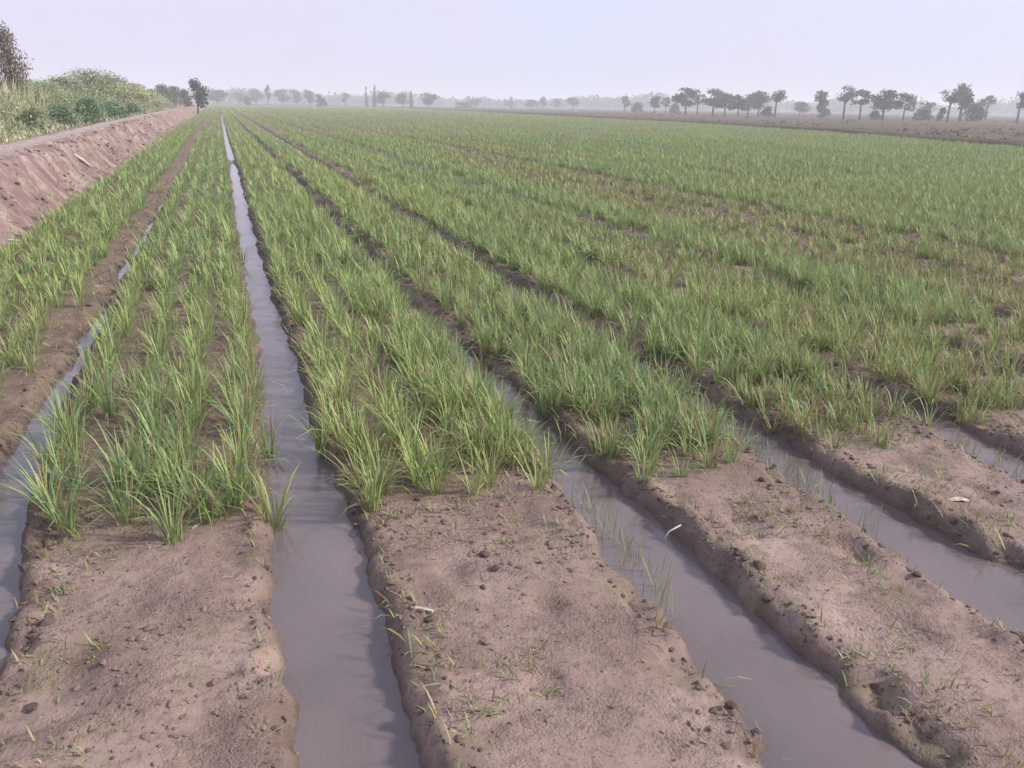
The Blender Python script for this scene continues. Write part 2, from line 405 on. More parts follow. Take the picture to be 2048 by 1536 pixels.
idx = np.where(near)[0]; idx = idx[np.argsort(P[idx, 1])]
for i in idx:
    X, Y, b, ri = P[i]; b = int(b); ri = int(ri)
    tall = vg[i]+(.25 if b == -1 else 0)
    k = 2 if tall > .95 else (1 if tall > .55 else 0); y = 0 if yl[i] < .25 else (1 if yl[i] < .5 else 2)
    z = float(gz(X, Y)); me = proto(k*3+y, rng.integers(4))
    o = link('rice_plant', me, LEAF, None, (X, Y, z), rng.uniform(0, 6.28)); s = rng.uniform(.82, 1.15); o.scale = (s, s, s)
    bed = BED.get(b, 'in the beds nearest the right edge')
    if (b, ri) not in front_seen and 0 <= ri < 4 and -2 < b < 3:
        front_seen[(b, ri)] = 1
        tag(o, 'end rice tuft, %s, %s' % (NUM[ri], bed), 'rice plant', 'rice plants at the front of the beds')
    else:
        tag(o, 'green rice tuft among near rows %s' % bed, 'rice plant', 'rice plants %s' % bed)

# the rest of the crop, one mass
parts = []
def mass(Q, nb, size, wid, seg, dryadd=0., spread=1., clump=.02):
    X, Y = Q[:, 0], Q[:, 1]; v = vigour(X, Y); yl_ = yellowness(X, Y)
    m = len(Q); rep = np.repeat(np.arange(m), nb)
    a = rng.uniform(0, 2*math.pi, m*nb); rad = rng.uniform(0, clump, m*nb)
    bx = X[rep]+np.cos(a)*rad; byy = Y[rep]+np.sin(a)*rad
    z0 = gz(X, Y)[rep]-.02
    hs = (size*np.clip(.60+.45*v, .42, 1.15)*rng.uniform(.85, 1.15, m))[rep]
    dry = np.clip(.54-.55*v, .06, .45)[rep]+dryadd
    c0, c1 = rice_colour(m*nb, yl_[rep], dry)
    n = m*nb
    parts.append(blades(np.stack([bx, byy, z0], 1), a+rng.normal(0, .6, n), np.abs(rng.normal(.15, .14, n))*spread, hs*rng.uniform(.55, 1.1, n),
                        wid*rng.uniform(.75, 1.25, n), rng.gamma(2., .34, n)*spread, c0, c1, seg))
# self-sown and strayed tufts standing between the rows and in the silted furrows
n = 9500; sy = 2.7+37*rng.random(n)**1.6; sx = rng.uniform(-2.1, 1, n)+rng.random(n)*(.6+1.12*sy+1.0)
sx = np.where(sx > .9, sx, rng.uniform(-2.1, 30, n)); ds, kn = furrow_d(sx, sy)
ok = (np.abs(ds) > halfwidth(kn, sy)+.07) | ((kn >= 1) & (sy > 4.0+.7*vn(kn*3.3, sy*.6, 34)) & (rng.random(n) < np.select([kn == 1, kn == 2, kn == 3, kn == 7, kn == 12], [.32, .05, .3, .0, .0], .25)))
ok &= (sx < vis(sy)) & (sy > 2.95) & (rng.random(n) < vigour(sx, sy)+.1)
STRAY = np.stack([sx, sy, kn, kn*0], 1)[ok]
Q = np.concatenate([P[~near], STRAY]); a_ = Q[:, 1] < 7
mass(Q[a_], 24, .24, .0066, 3, 0., 1., .034); mass(Q[~a_], 20, .245, .0115, 2, 0., 1., .034)
Q = row_positions(.18, 14, 42, ROWS, vis, .03); Q = Q[rng.random(len(Q)) < np.clip(.3+.8*vigour(Q[:, 0], Q[:, 1]), 0, .98)]
mass(Q, 11, .25, .021, 2, 0., 1., .04)
Q = row_positions(.36, 42, 110, ROWS, vis, .04); mass(Q, 6, .26, .04, 1, 0., 1., .06)
Q = row_positions(1.1, 110, FIELD_END, [.3, .8], lambda y: np.minimum(vis(y), 120), .12); mass(Q, 6, .28, .13, 1, 0., 1., .22)
v, f, c = join(parts)
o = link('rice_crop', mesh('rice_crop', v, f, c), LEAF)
tag(o, 'green rice crop in long rows on raised beds running to the horizon', 'rice crop', None, 'stuff')
print('crop faces', sum(len(a) for a in f)); del parts, v, f, c

# low growth under and between the rice
n = 95000; ly = 2.75+15*rng.random(n)**1.5; lx = rng.uniform(-2.15, 19, n); ok = lx < vis(ly)-1
lx, ly = lx[ok], ly[ok]; ds, kn = furrow_d(lx, ly); ok = ((np.abs(ds) > halfwidth(kn, ly)+.06)) & (fbm(lx*2.5, ly*2.5, 210) > -.05); lx, ly = lx[ok], ly[ok]; n = len(lx)
c0, c1 = rice_colour(n, rng.uniform(.1, .9, n), np.full(n, .36))
v, f, c = blades(np.stack([lx, ly, gz(lx, ly)-.004], 1), rng.uniform(0, 6.28, n), rng.uniform(.1, 1.4, n), rng.uniform(.015, .075, n), (.0035+.0006*ly)*rng.uniform(.8, 1.4, n), rng.uniform(0, .9, n), c0*.85, c1*.85, 2)
tag(link('undergrowth', mesh('undergrowth', v, f, c), LEAF), 'short weeds and dead leaves on the soil between the rice rows', 'weeds', None, 'stuff')

# ------------------------------------------------------------------ seedlings, weeds, crumbs, straw on the bare bed ends
def scatter_bare(n, y0, y1, x0=-1.6, x1=6, banks=.3):
    X = rng.uniform(x0, x1, n); Y = rng.uniform(y0, y1, n); s, k = furrow_d(X, Y); d = np.abs(s)
    h_ = halfwidth(k, Y); ok = (d > h_+.07) | ((rng.random(n) < banks) & (d > h_+.03)); return X[ok], Y[ok]
X, Y = scatter_bare(9000, 1.0, 3.3); m = (fbm(X*3, Y*3, 130) > .12) | (np.abs(np.abs(furrow_d(X, Y)[0])-.22) < .05) & (rng.random(len(X)) < .5)
m &= rng.random(len(X)) < .8
X, Y = X[m], Y[m]; X = np.repeat(X, 4)+rng.normal(0, .01, len(X)*4); Y = np.repeat(Y, 4)+rng.normal(0, .01, len(Y)*4); n = len(X)
c0, c1 = rice_colour(n, rng.uniform(0, .7, n), np.full(n, .38))
v, f, c = blades(np.stack([X, Y, gz(X, Y)-.004], 1), rng.uniform(0, 6.28, n), rng.uniform(.1, 1.2, n), rng.uniform(.012, .06, n), rng.uniform(.003, .006, n), rng.uniform(0, .8, n), c0*.9, c1*.9, 2)
tag(link('weed_seedlings', mesh('weeds', v, f, c), LEAF), 'tiny weed seedlings dotted over the bare soil and furrow edges', 'weeds', None, 'stuff')
# fine grass hanging into the furrows
Y = rng.uniform(1.2, 9, 3400); k = rng.integers(0, 6, 3400); sd = np.where(rng.random(3400) < .78, 1, -1)
X = centre(k, Y)+sd*(halfwidth(k, Y)+rng.uniform(.02, .11, 3400))
m = (fbm(X*1.3, Y*1.1, 140) > -.05+.3*(k == 0)); X, Y, sd = X[m], Y[m], sd[m]; n = len(X)
c0, c1 = rice_colour(n, rng.uniform(.2, .8, n), np.full(n, .3))
v, f, c = blades(np.stack([X, Y, gz(X, Y)-.01], 1), np.where(sd > 0, math.pi, 0)+rng.normal(0, 1.1, n), rng.uniform(.1, .9, n), rng.uniform(.04, .13, n), rng.uniform(.003, .0055, n), rng.uniform(.2, 1.2, n), c0, c1, 3)
tag(link('bank_grass', mesh('bank_grass', v, f, c), LEAF), 'thin grass fringing the furrow edges', 'grass', None, 'stuff')

# thin grass standing in the shallow water along the left lips
n = 700; k = rng.integers(1, 4, n); Y = rng.uniform(1.9, 3.5, n); X = centre(k, Y)-halfwidth(k, Y)*rng.uniform(.3, 1.1, n); m = fbm(X*3, Y*3, 240) > -.1; X, Y = X[m], Y[m]; n = len(X)
c0, c1 = rice_colour(n, rng.uniform(.1, .6, n), np.full(n, .2))
v, f, c = blades(np.stack([X, Y, 0*X-.08], 1), rng.uniform(0, 6.28, n), rng.uniform(0, .4, n), rng.uniform(.06, .16, n), rng.uniform(.002, .004, n), rng.uniform(0, .8, n), c0, c1, 3)
tag(link('water_grass', mesh('water_grass', v, f, c), LEAF), 'thin grass standing in the shallow furrow water', 'grass', None, 'stuff')
ICO = None
def ico():
    import bmesh
    bm = bmesh.new(); bmesh.ops.create_icosphere(bm, subdivisions=1, radius=1)
    v = np.array([q.co[:] for q in bm.verts]); f = np.array([[q.index for q in fa.verts] for fa in bm.faces]); bm.free(); return v, f
IV, IF = ico()
def lumps(X, Y, Z, S, flat=.6):
    n = len(X); k = len(IV)
    v = IV[None]*rng.uniform(.6, 1.3, (n, k, 1))
    v = v*np.stack([S, S*rng.uniform(.6, 1.3, n), S*flat], 1)[:, None, :]
    a = rng.uniform(0, 6.28, n); ca, sa = np.cos(a)[:, None], np.sin(a)[:, None]
    v = np.stack([v[..., 0]*ca-v[..., 1]*sa, v[..., 0]*sa+v[..., 1]*ca, v[..., 2]], -1)+np.stack([X, Y, Z], 1)[:, None, :]
    return v.reshape(-1, 3), (IF[None]+(np.arange(n)*k)[:, None, None]).reshape(-1, 3)
X, Y = scatter_bare(14000, .9, 3.9, -1.6, 6.5, .8); m = fbm(X*2.6, Y*2.6, 150)+.5*(np.abs(np.abs(furrow_d(X, Y)[0])-.215) < .05) > .06; X, Y = X[m], Y[m]
S = rng.gamma(2.2, .0022, len(X))+.002
v, f = lumps(X, Y, gz(X, Y)+S*.1, S); tag(link('soil_crumbs', mesh('crumbs', v, f, None, False), CLOD), 'small crumbs of soil strewn over the bare bed ends', 'soil crumbs', None, 'stuff')
# lumpy dark edge soil along the furrows further on
Y = 1.2+18*rng.random(9000)**1.15; k = rng.integers(-1, 7, 9000); sd = np.where(rng.random(9000) < .6, 1, -1)
X = centre(k, Y)+sd*(halfwidth(k, Y)+rng.normal(.075, .035, 9000)); S = rng.gamma(1.1, .0075, 9000)+.003
S = np.minimum(S*.62, .022); v, f = lumps(X, Y, gz(X, Y)+S*.1, S); tag(link('furrow_clods', mesh('clods', v, f), DARKCLOD), 'dark wet crumbs of earth lining the furrow edges', 'soil crumbs', None, 'stuff')
# straw litter
X, Y = scatter_bare(1500, 1.2, 6, -1.5, 6); n = len(X); a = rng.uniform(0, 6.28, n)
v, f, c = blades(np.stack([X, Y, gz(X, Y)+.006], 1), a, rng.uniform(1.35, 1.6, n), rng.uniform(.02, .09, n), rng.uniform(.0015, .0035, n), rng.normal(0, .2, n), STRAW*rng.uniform(.3, 1.1, (n, 1)), STRAW*rng.uniform(.3, 1.1, (n, 1)), 2)
tag(link('straw_litter', mesh('straw', v, f, c), LEAF), 'short pale straws lying on the soil', 'straw', None, 'stuff')

def clod(px_, py_, size, label, mat=DARKCLOD):
    X, Y = ground_at(px_, py_); z = float(gz(X, Y))
    import bmesh
    bm = bmesh.new(); bmesh.ops.create_icosphere(bm, subdivisions=3, radius=1)
    for q in bm.verts:
        r = 1+.32*float(fbm(q.co.x*1.6+px_, q.co.y*1.6+q.co.z*2, 160)); q.co *= r; q.co.z *= .62
    me = bpy.data.meshes.new('clod'); bm.to_mesh(me); bm.free()
    o = link('soil_clod', me, mat, None, (X, Y, z+size*.25), px_); o.scale = (size, size*.75, size)
    tag(o, label, 'soil clod', 'dark clods on the bare bed ends')
clod(970, 1108, .019, 'dark earth clod in the middle of the bare bed right of the straight furrow')
clod(990, 1136, .017, 'rounder clod just in front of the dark clod on the middle bare bed')
clod(886, 1042, .012, 'small dark clod just in front of the rice on the middle bare bed')
clod(966, 1174, .012, 'small isolated clod low on the middle bare bed, nearest the bottom')
clod(1522, 968, .017, 'black clod where rice ends on the second bed right of the middle furrow')
clod(1541, 980, .014, 'flat black clod touching the larger one on the second bed')
clod(96, 1090, .022, 'dark lump at the left front corner of the rice beside the left-edge furrow')
clod(1690, 945, .020, 'dark lump at the far lip of the third furrow where rice starts')
clod(835, 998, .014, 'dark lump under the front rice leaves of the middle bed')

# ------------------------------------------------------------------ sticks and litter
def tube(pts, rad, sides=6):
    pts = np.array(pts, float); n = len(pts); rad = np.broadcast_to(np.asarray(rad, float), (n,)); v = []
    for i in range(n):
        t = pts[min(i+1, n-1)]-pts[max(i-1, 0)]; t /= np.linalg.norm(t)
        u = np.cross(t, [0, 0, 1.]) if abs(t[2]) < .95 else np.cross(t, [1., 0, 0]); u /= np.linalg.norm(u); w_ = np.cross(u, t)
        for k in range(sides):
            a = 2*math.pi*k/sides; v.append(pts[i]+rad[i]*(math.cos(a)*u+math.sin(a)*w_))
    f = [[i*sides+k, i*sides+(k+1) % sides, (i+1)*sides+(k+1) % sides, (i+1)*sides+k] for i in range(n-1) for k in range(sides)]
    v.append(pts[0]); v.append(pts[-1]); tr = [[n*sides, (k+1) % sides, k] for k in range(sides)]+[[n*sides+1, (n-1)*sides+k, (n-1)*sides+(k+1) % sides] for k in range(sides)]
    return np.array(v), [np.array(f), np.array(tr)]
def stick(name, pts, rad, mat, label, cat):
    p0 = np.array(pts[0]); v, f = tube(np.array(pts)-p0, rad)
    tag(link(name, mesh(name, v, f, None, True), mat, None, tuple(p0)), label, cat)
a = ground_at(1325, 1080, -.02); b = ground_at(1362, 1050, .03)
stick('twig', [(*a, -.03), (a[0]*.6+b[0]*.4-.005, a[1]*.6+b[1]*.4, .012), (b[0], b[1], .03)], [.003, .0035, .0025], PALEWOOD, 'thin pale twig leaning out over the furrow between the first two bare beds', 'twig')
a = ground_at(145, 290, .66); b = ground_at(180, 318, .38)
stick('wooden_stake', [(a[0], a[1], bank_z(a[0], a[1])+.03), ((a[0]+b[0])/2, (a[1]+b[1])/2, (bank_z(a[0], a[1])+bank_z(b[0], b[1]))/2+.06), (b[0], b[1], bank_z(b[0], b[1])+.06)], [.028, .032, .026], PALEWOOD, 'pale stick lying down the face of the earth bank', 'stick')
def scrap(x, y, z, w_, l_, label, name='plastic_scrap', cat='litter', mat=WHITE, rz=None, hgt=.3, grp=None):
    X, Y = ground_at(x, y, z)
    if X < -3.3: zz = z
    elif X < -2.1: zz = float(bank_z(X, Y))
    else: zz = float(gz(X, Y))
    u, t = np.meshgrid(np.linspace(-.5, .5, 9), np.linspace(-.5, .5, 7))
    edge = 1-.5*np.abs(u*2)**3
    top = hgt*w_*(.35+.5*fbm(u*4+x, t*4+y, 170))*np.clip(1-(2*u)**2, .05, 1)+.004
    A = np.stack([u*l_, t*w_*edge, top], -1).reshape(-1, 3); B = A.copy(); B[:, 2] -= .004
    ff = grid_faces(9, 7); me = mesh(name, np.concatenate([A, B]), np.concatenate([ff, ff[:, ::-1]+len(A)]), None, True)
    tag(link(name, me, mat, None, (X, Y, zz), rz if rz is not None else x), label, cat, grp)
scrap(1915, 1003, 0, .035, .085, 'curled whitish dry leaf on the bare bed at the right edge', 'dry_leaf', 'leaf', PALEWOOD, -.35)
scrap(845, 1222, 0, .014, .075, 'pale straw scrap on the lip of the middle furrow near the bottom', 'straw_scrap', 'straw', PALEWOOD, -.6)
scrap(20, 497, 0, .05, .24, 'thin white plastic scrap at the foot of the bank, left edge', rz=-.3)
scrap(203, 350, .02, .05, .14, 'small white scrap where the bank meets the crop', rz=.1)
scrap(12, 247, .55, .22, .4, 'white rag draped in the weeds at the left edge, biggest of three', hgt=.7, rz=.6)
scrap(21, 240, .65, .16, .3, 'white rag in the weeds, middle of the three scraps', hgt=.6, rz=-.5)
scrap(42, 237, .65, .16, .35, 'white rag in the weeds, rightmost of the three scraps', hgt=.5, rz=.1)
scrap(392, 1188*0+1050, 0, .01, .045, 'pale straw stub lying in front of the left bed rice', 'straw_stub', 'straw', PALEWOOD, .9)

# ------------------------------------------------------------------ trees and bushes
def leaves(centres, radii, n, size, colour, spread=.3, droop=0.):
    """leaf clumps: small bent quads strewn through ellipsoids"""
    centres = np.array(centres, float); radii = np.array(radii, float)
    wgt = np.prod(radii, 1)**.67; which = rng.choice(len(centres), n, p=wgt/wgt.sum())
    d = rng.normal(0, 1, (n, 3)); d /= np.linalg.norm(d, axis=1)[:, None]
    r = rng.random(n)**.45*(1+.22*rng.normal(0, 1, n)*(rng.random(n) < .4))
    p = centres[which]+d*radii[which]*r[:, None]
    a = rng.normal(0, 1, (n, 3)); a /= np.linalg.norm(a, axis=1)[:, None]
    b = np.cross(a, rng.normal(0, 1, (n, 3))); b /= np.linalg.norm(b, axis=1)[:, None]
    if droop: a = a*(1-droop)+np.array([0, 0, -1.])*droop
    s = (size*rng.uniform(.5, 1.4, n))[:, None]
    V_ = np.stack([p-a*s*.7, p-b*s*.38, p+a*s*.7, p+b*s*.38], 1).reshape(-1, 3)
    f = np.arange(n*4).reshape(-1, 4)
    tone = rng.uniform(.6, 1.35, len(centres))[which]*rng.uniform(.65, 1.35, n)
    c = np.array(colour)[None]*tone[:, None]; c = c*rng.uniform(.88, 1.12, (n, 3))
    return V_, f, np.repeat(c, 4, 0)
def tree(x, base, top, wpx, dist, kind, label, colour, name='tree', cat='tree', group=None, zb=0., X=None):
    """a tree at a real distance; base/top rows only set where it stands and how tall it is"""
    if X is not None:
        w_ = ray(x, 205); dist = abs(X)/abs(w_[0])*math.hypot(w_[0], w_[1])
    px_, py_, ht = stand(x, top, dist); ht -= zb
    wd = wpx*dist/F*1.28; r = wd/2
    root = empty(name, (px_, py_, zb), label, cat, group)
    th = {'round': .22, 'tall': .3, 'fan': .44, 'spire': .06, 'bush': .0, 'split': .34, 'shaggy': .15, 'lollipop': .2}[kind]*ht
    lean = rng.normal(0, .03)*ht; cen, rad = [], []
    if kind == 'spire':
        for q in np.linspace(.1, .97, 9): cen.append((lean*q, 0, ht*q)); rad.append((r*(1.05-q*.75), r*(1.05-q*.75), ht*.075))
    elif kind == 'fan':
        for q in range(9):
            a = rng.uniform(0, 6.28); e = rng.random()
            cen.append((lean+math.cos(a)*r*.55, math.sin(a)*r*.55, th+(ht-th)*(.15+.72*e))); rad.append((r*.5, r*.5, (ht-th)*.2))
    else:
        k = {'round': int(rng.integers(6, 13)), 'tall': int(rng.integers(6, 13)), 'bush': 12, 'split': 8, 'shaggy': 26, 'lollipop': 10}[kind]
        for q in range(k):
            a = rng.uniform(0, 6.28); e = (q+.5)/k; prof_ = math.sin(math.pi*min(.96, .18+.78*e))**.6 if kind != 'bush' else math.cos(e*1.35)
            rr = r*prof_*rng.uniform(.25, .62); hh = (ht-th)
            cen.append((lean+math.cos(a)*rr, math.sin(a)*rr, th+hh*(.10+.78*e))); rad.append((r*rng.uniform(.36, .52), r*rng.uniform(.36, .52), hh*rng.uniform(.15, .23)))
    ls = max(.045, min(.34, dist*(.0019 if kind != 'bush' else .0015))); 
    dens = 3.2 if kind in ('fan', 'split') else 4.4
    n = int(np.clip(dens*wd*(ht-th)/(ls*ls)*1.3, 160, 9000 if kind == 'shaggy' else 5200))
    v_, f_, c_ = leaves(cen, rad, n, ls, colour, droop=.55 if kind == 'shaggy' else 0)
    zmax = v_[:, 2].max(); v_[:, 2] = np.where(v_[:, 2] > ht*.8, ht*.8+(v_[:, 2]-ht*.8)*min(1., (ht*.2)/max(.01, zmax-ht*.8)), v_[:, 2]); v_[:, 2] = np.maximum(v_[:, 2], .02)
    link('crown', mesh('crown', v_, f_, c_), TLEAF, root)
    tr = max(.05, ht*.026)*(1.3 if kind in ('fan', 'tall') else 1)
    tv, tq, tt_, k0 = [], [], [], 0
    trunk_top = ht*.72
    segs = [([(0, 0, -.1), (lean*.25, 0, trunk_top*.35), (lean*.7, .02, trunk_top*.7), (lean, 0, trunk_top)], [tr*1.25, tr, tr*.75, tr*.3])]
    for q in range(0 if kind == 'spire' else 5):
        cx, cy, cz = cen[rng.integers(len(cen))]; z0 = max(.05*ht, min(cz*.75, th*1.05))
        segs.append(([(lean*.5*z0/ht, 0, z0), (cx*.5, cy*.5, (z0+cz)/2), (cx, cy, cz)], [tr*.5, tr*.35, tr*.12]))
    for pts, rd in segs:
        a_, (q_, t_) = tube(pts, rd, 6); tv.append(a_); tq.append(q_+k0); tt_.append(t_+k0); k0 += len(a_)
    link('trunk' if kind != 'bush' else 'stems', mesh('trunk', np.concatenate(tv), [np.concatenate(tq), np.concatenate(tt_)], None, True), BARK, root)
    return root
DG = (.055, .085, .045); OG = (.095, .12, .05); GG = (.075, .105, .06); BRN = (.10, .085, .06); PAL = (.12, .14, .075)

# row on the far right, beyond the fallow land
FARG = 'trees beyond the fallow land on the right'
T = [
 (1375, 228, 173, 46, 178, 'tall', 'tall dark tree at the left end of the dense clump on the right', DG),
 (1398, 228, 186, 30, 184, 'fan', 'thin leaning tree just right of the clump\'s tall left-end tree', BRN),
 (1430, 229, 175, 52, 176, 'tall', 'broad tree with pale olive top in the dense clump', OG),
 (1453, 230, 186, 36, 170, 'tall', 'lower rounded tree filling the middle of the dense clump', GG),
 (1480, 230, 188, 40, 172, 'tall', 'dark tree with low limbs, right of the middle of the dense clump', DG),
 (1500, 229, 186, 34, 180, 'round', 'small rounded tree in the right half of the dense clump', GG),
 (1522, 229, 180, 46, 182, 'tall', 'flat-topped purplish dark tree near the right end of the dense clump', DG),
 (1556, 232, 172, 30, 166, 'fan', 'tall narrow tree with bare lower trunk at the right end of the dense clump', OG),
 (1536, 231, 211, 24, 172, 'bush', 'low bush under the gap before the clump\'s tall end tree', GG),
 (1603, 230, 201, 34, 215, 'round', 'hazy round tree alone in the gap between the clump and the slim trees', PAL),
 (1650, 231, 179, 28, 172, 'tall', 'slim tree with rounded head, first right of the gap', GG),
 (1649, 231, 214, 30, 176, 'bush', 'low shrub around the foot of the slim round-headed tree', DG),
 (1696, 236, 168, 30, 158, 'fan', 'tallest slim tree with layered branches in the right-hand row', OG),
 (1728, 238, 177, 27, 152, 'fan', 'slim dark tree with small head beside the tallest layered one', DG),
 (1775, 239, 176, 46, 150, 'tall', 'broad dark-crowned tree on a straight trunk in the right-hand row', DG),
 (1752, 238, 220, 22, 152, 'bush', 'low purplish bush left of the broad dark-crowned tree', BRN),
 (1815, 241, 184, 36, 148, 'split', 'spreading tree with open crown right of the broad dark-crowned tree', GG),
 (1846, 238, 216, 36, 160, 'bush', 'dark oval bush right of the open-crowned tree', DG),
 (1862, 236, 199, 22, 196, 'fan', 'thin hazy tree behind the dark oval bush', PAL),
 (1886, 241, 214, 14, 158, 'bush', 'narrow dark shrub left of the brownish fan-shaped tree', DG),
 (1906, 242, 173, 36, 146, 'fan', 'brownish fan-shaped tree on a thin stem near the right edge', BRN),
 (1933, 238, 165, 32, 156, 'tall', 'tallest pale-green tree of the pair near the right edge', GG),
 (1952, 238, 204, 40, 158, 'bush', 'dark rounded bush at the foot of the tallest right-edge tree', DG),
 (1980, 238, 190, 20, 190, 'fan', 'slender hazy tree right of the dark rounded bush', PAL),
 (2047, 243, 180, 22, 150, 'fan', 'dark slim tree cut by the right edge', DG),
 (1250, 214, 190, 20, 262, 'tall', 'small dark tree with leaning head left of the dense clump', BRN),
 (1277, 219, 203, 24, 235, 'bush', 'flat dark bush next to the small leaning tree', DG),
 (1311, 222, 190, 28, 214, 'tall', 'rounded tree left of the clump with darker foot', GG),
 (1333, 222, 193, 22, 222, 'split', 'thin pale tree touching the rounded one left of the clump', PAL),
 (1350, 222, 205, 20, 210, 'bush', 'low greenish bush just left of the dense clump', GG),
 (1146, 214, 192, 26, 330, 'tall', 'hazy tree with forked foot in the middle distance', GG),
 (1112, 213, 196, 22, 380, 'round', 'hazy pale tree left of the forked tree', PAL),
 (1085, 213, 192, 15, 350, 'tall', 'slim hazy tree at the right end of a grey clump', GG),
 (1065, 213, 198, 28, 365, 'round', 'wide grey hazy tree beside the slim hazy one', GG),
 (1018, 212, 199, 26, 400, 'round', 'small hazy tree left of the bright gap', GG),
 (1022, 212, 192, 6, 395, 'spire', 'tiny pointed treetop rising from the small hazy tree', DG),
 (950, 210, 196, 22, 340, 'split', 'leaning thin tree at the right end of a low hedge', BRN),
 (925, 210, 203, 46, 330, 'bush', 'low long dark bush in the centre distance', GG),
 (858, 209, 184, 38, 292, 'round', 'round dome-shaped tree, right of the two central ones', GG),
 (805, 209, 184, 30, 292, 'round', 'rounded green tree left of the dome-shaped one', OG),
 (822, 209, 181, 7, 286, 'spire', 'pointed slim treetop between the two rounded central trees', DG),
 (766, 208, 182, 28, 300, 'round', 'purplish rounded tree beside the two pointed poplars', BRN),
 (747, 207, 169, 7, 300, 'spire', 'taller of the two thin pointed poplars', DG),
 (732, 207, 173, 6, 312, 'spire', 'shorter hazier one of the two thin pointed poplars', GG),
 (689, 206, 184, 16, 330, 'tall', 'thin hazy tree left of the two poplars', PAL),
 (642, 205, 194, 20, 270, 'bush', 'dark low bush in front of the left grey wood', DG),
 (636, 205, 187, 14, 285, 'split', 'small flat-topped tree above the dark low bush', GG),
 (617, 204, 178, 26, 320, 'round', 'rounded grey tree at the right end of the left wood', GG),
 (590, 204, 178, 26, 340, 'round', 'hazy rounded tree, second from the right end of the left wood', PAL),
 (562, 203, 176, 32, 345, 'round', 'tall pale tree in the middle of the left wood', PAL),
 (533, 203, 168, 12, 340, 'tall', 'narrow treetop standing above the left wood', GG),
 (510, 201, 177, 26, 350, 'round', 'blue-grey tree left of the narrow treetop', GG),
 (478, 200, 183, 30, 370, 'round', 'low grey tree between two taller ones on the far left', GG),
 (432, 200, 178, 36, 300, 'round', 'wide grey dome tree just right of the lone dark tree', GG),
 (493, 199, 191, 14, 300, 'bush', 'small dark bush at the edge of the far left field', DG),
]
for x, base, top, wpx, D, kind, label, colr in T:
    tree(x, base, top, wpx, D, kind, label, colr, name='bush' if kind == 'bush' else 'tree', cat='bush' if kind == 'bush' else 'tree', group=FARG if x > 1200 else 'trees along the far edge of the field')
tree(389, 205, 154, 35, 104, 'lollipop', 'lone dark round-headed tree where the bank meets the horizon', (.04, .075, .045))
tree(5, 196, 28, 50, 34, 'shaggy', 'tall shaggy brownish tree cut by the left edge', (.19, .155, .12), zb=.3)
WG = 'bushes behind the earth bank'
B = [
 (168, 130, 150, -6.6, 'biggest rounded pale olive bush behind the bank', (0.269, 0.314, 0.173)),
 (120, 148, 90, -7.2, 'grey-green bush left of the biggest rounded one', (0.243, 0.288, 0.179)),
 (70, 155, 110, -7.0, 'pale green bush right of the shaggy tree', (0.294, 0.358, 0.205)),
 (22, 160, 80, -7.2, 'straw-coloured bush at the foot of the shaggy tree', (0.410, 0.397, 0.230)),
 (222, 148, 84, -6.4, 'olive bush sloping down right of the biggest one', (0.282, 0.307, 0.173)),
 (262, 164, 56, -6.2, 'yellowish bush, next right down the slope', (0.410, 0.397, 0.218)),
 (292, 175, 44, -6.0, 'small pale bush near the far end of the bank', (0.307, 0.333, 0.192)),
 (170, 190, 60, -5.0, 'low dark-leaved bush with gaps behind the bank', (0.141, 0.218, 0.109)),
 (222, 198, 50, -4.8, 'low green bush close to the path at mid-bank', (0.154, 0.256, 0.128)),
 (112, 204, 64, -5.0, 'low dark green bush left of mid-bank', (0.154, 0.218, 0.115)),
 (52, 210, 66, -5.0, 'low olive bush behind the white rags', (0.230, 0.256, 0.141)),
 (258, 203, 36, -4.8, 'small low bush at the far half of the path', (0.179, 0.243, 0.128)),
]
for x, top, wpx, X_, label, colr in B:
    tree(x, 0, top, wpx, 0, 'bush', label, colr, name='bush', cat='bush', group=WG, zb=.9 if X_ < -5.8 else .35, X=X_)
for x, top, wpx, X_, label, colr in [(322, 166, 34, -6.6, 'small leafy bush, leftmost of three near the lone dark tree', (.17, .22, .13)), (345, 170, 32, -5.9, 'small leafy bush, middle of three near the lone dark tree', (.16, .20, .12)), (366, 178, 26, -4.9, 'small dark bush, closest to the lone round-headed tree', (.06, .09, .05))]:
    tree(x, 0, top, wpx, 0, 'bush', label, colr, name='bush', cat='bush', group=WG, zb=.5, X=X_)

# weeds and tall dry grass behind the bank
n = 60000; Y = 4+110*rng.random(n)**1.7; X = -3.85-rng.gamma(1.6, 1.1, n); X = np.maximum(X, -12)
hgt = np.clip(.16+.42*(-3.8-X), .14, 1.2)*rng.uniform(.6, 1.3, n)*(1+.4*fbm(X*.7, Y*.25, 190))
mixc = (fbm(X*.5, Y*.2, 191)+rng.normal(0, .4, n))[:, None]
cc = np.where(mixc > .15, np.array([.44, .41, .26]), np.where(mixc > -.35, np.array([.29, .33, .19]), np.array([.13, .18, .09])))*rng.uniform(.7, 1.3, (n, 1))
X = X+bank_off(Y); zz = np.maximum(gz(X, Y), np.array([bank_z(a, b) if a > -4.3+float(bank_off(b)) else 0 for a, b in zip(X, Y)]))-.03
v1 = blades(np.stack([X, Y, zz], 1), rng.uniform(0, 6.28, n), rng.uniform(0, .5, n), hgt, (.012+.0011*Y)*rng.uniform(.6, 1.3, n), rng.gamma(2, .3, n), cc, cc*1.15, 2)
n2_ = 700; cy = 5+100*rng.random(n2_)**1.6; cx = -4.5-rng.gamma(1.6, .9, n2_); chh = np.clip(.15+.35*(-3.5-cx), .15, .9)
v2 = leaves(np.stack([cx, cy, gz(cx, cy)+chh*.55], 1), np.stack([.4+0*cx, .6+0*cx, chh*.6+.1], 1), 38000, .05, (.26, .30, .18))
allv, allf, allc = join([v1, (v2[0], [v2[1]], v2[2])])
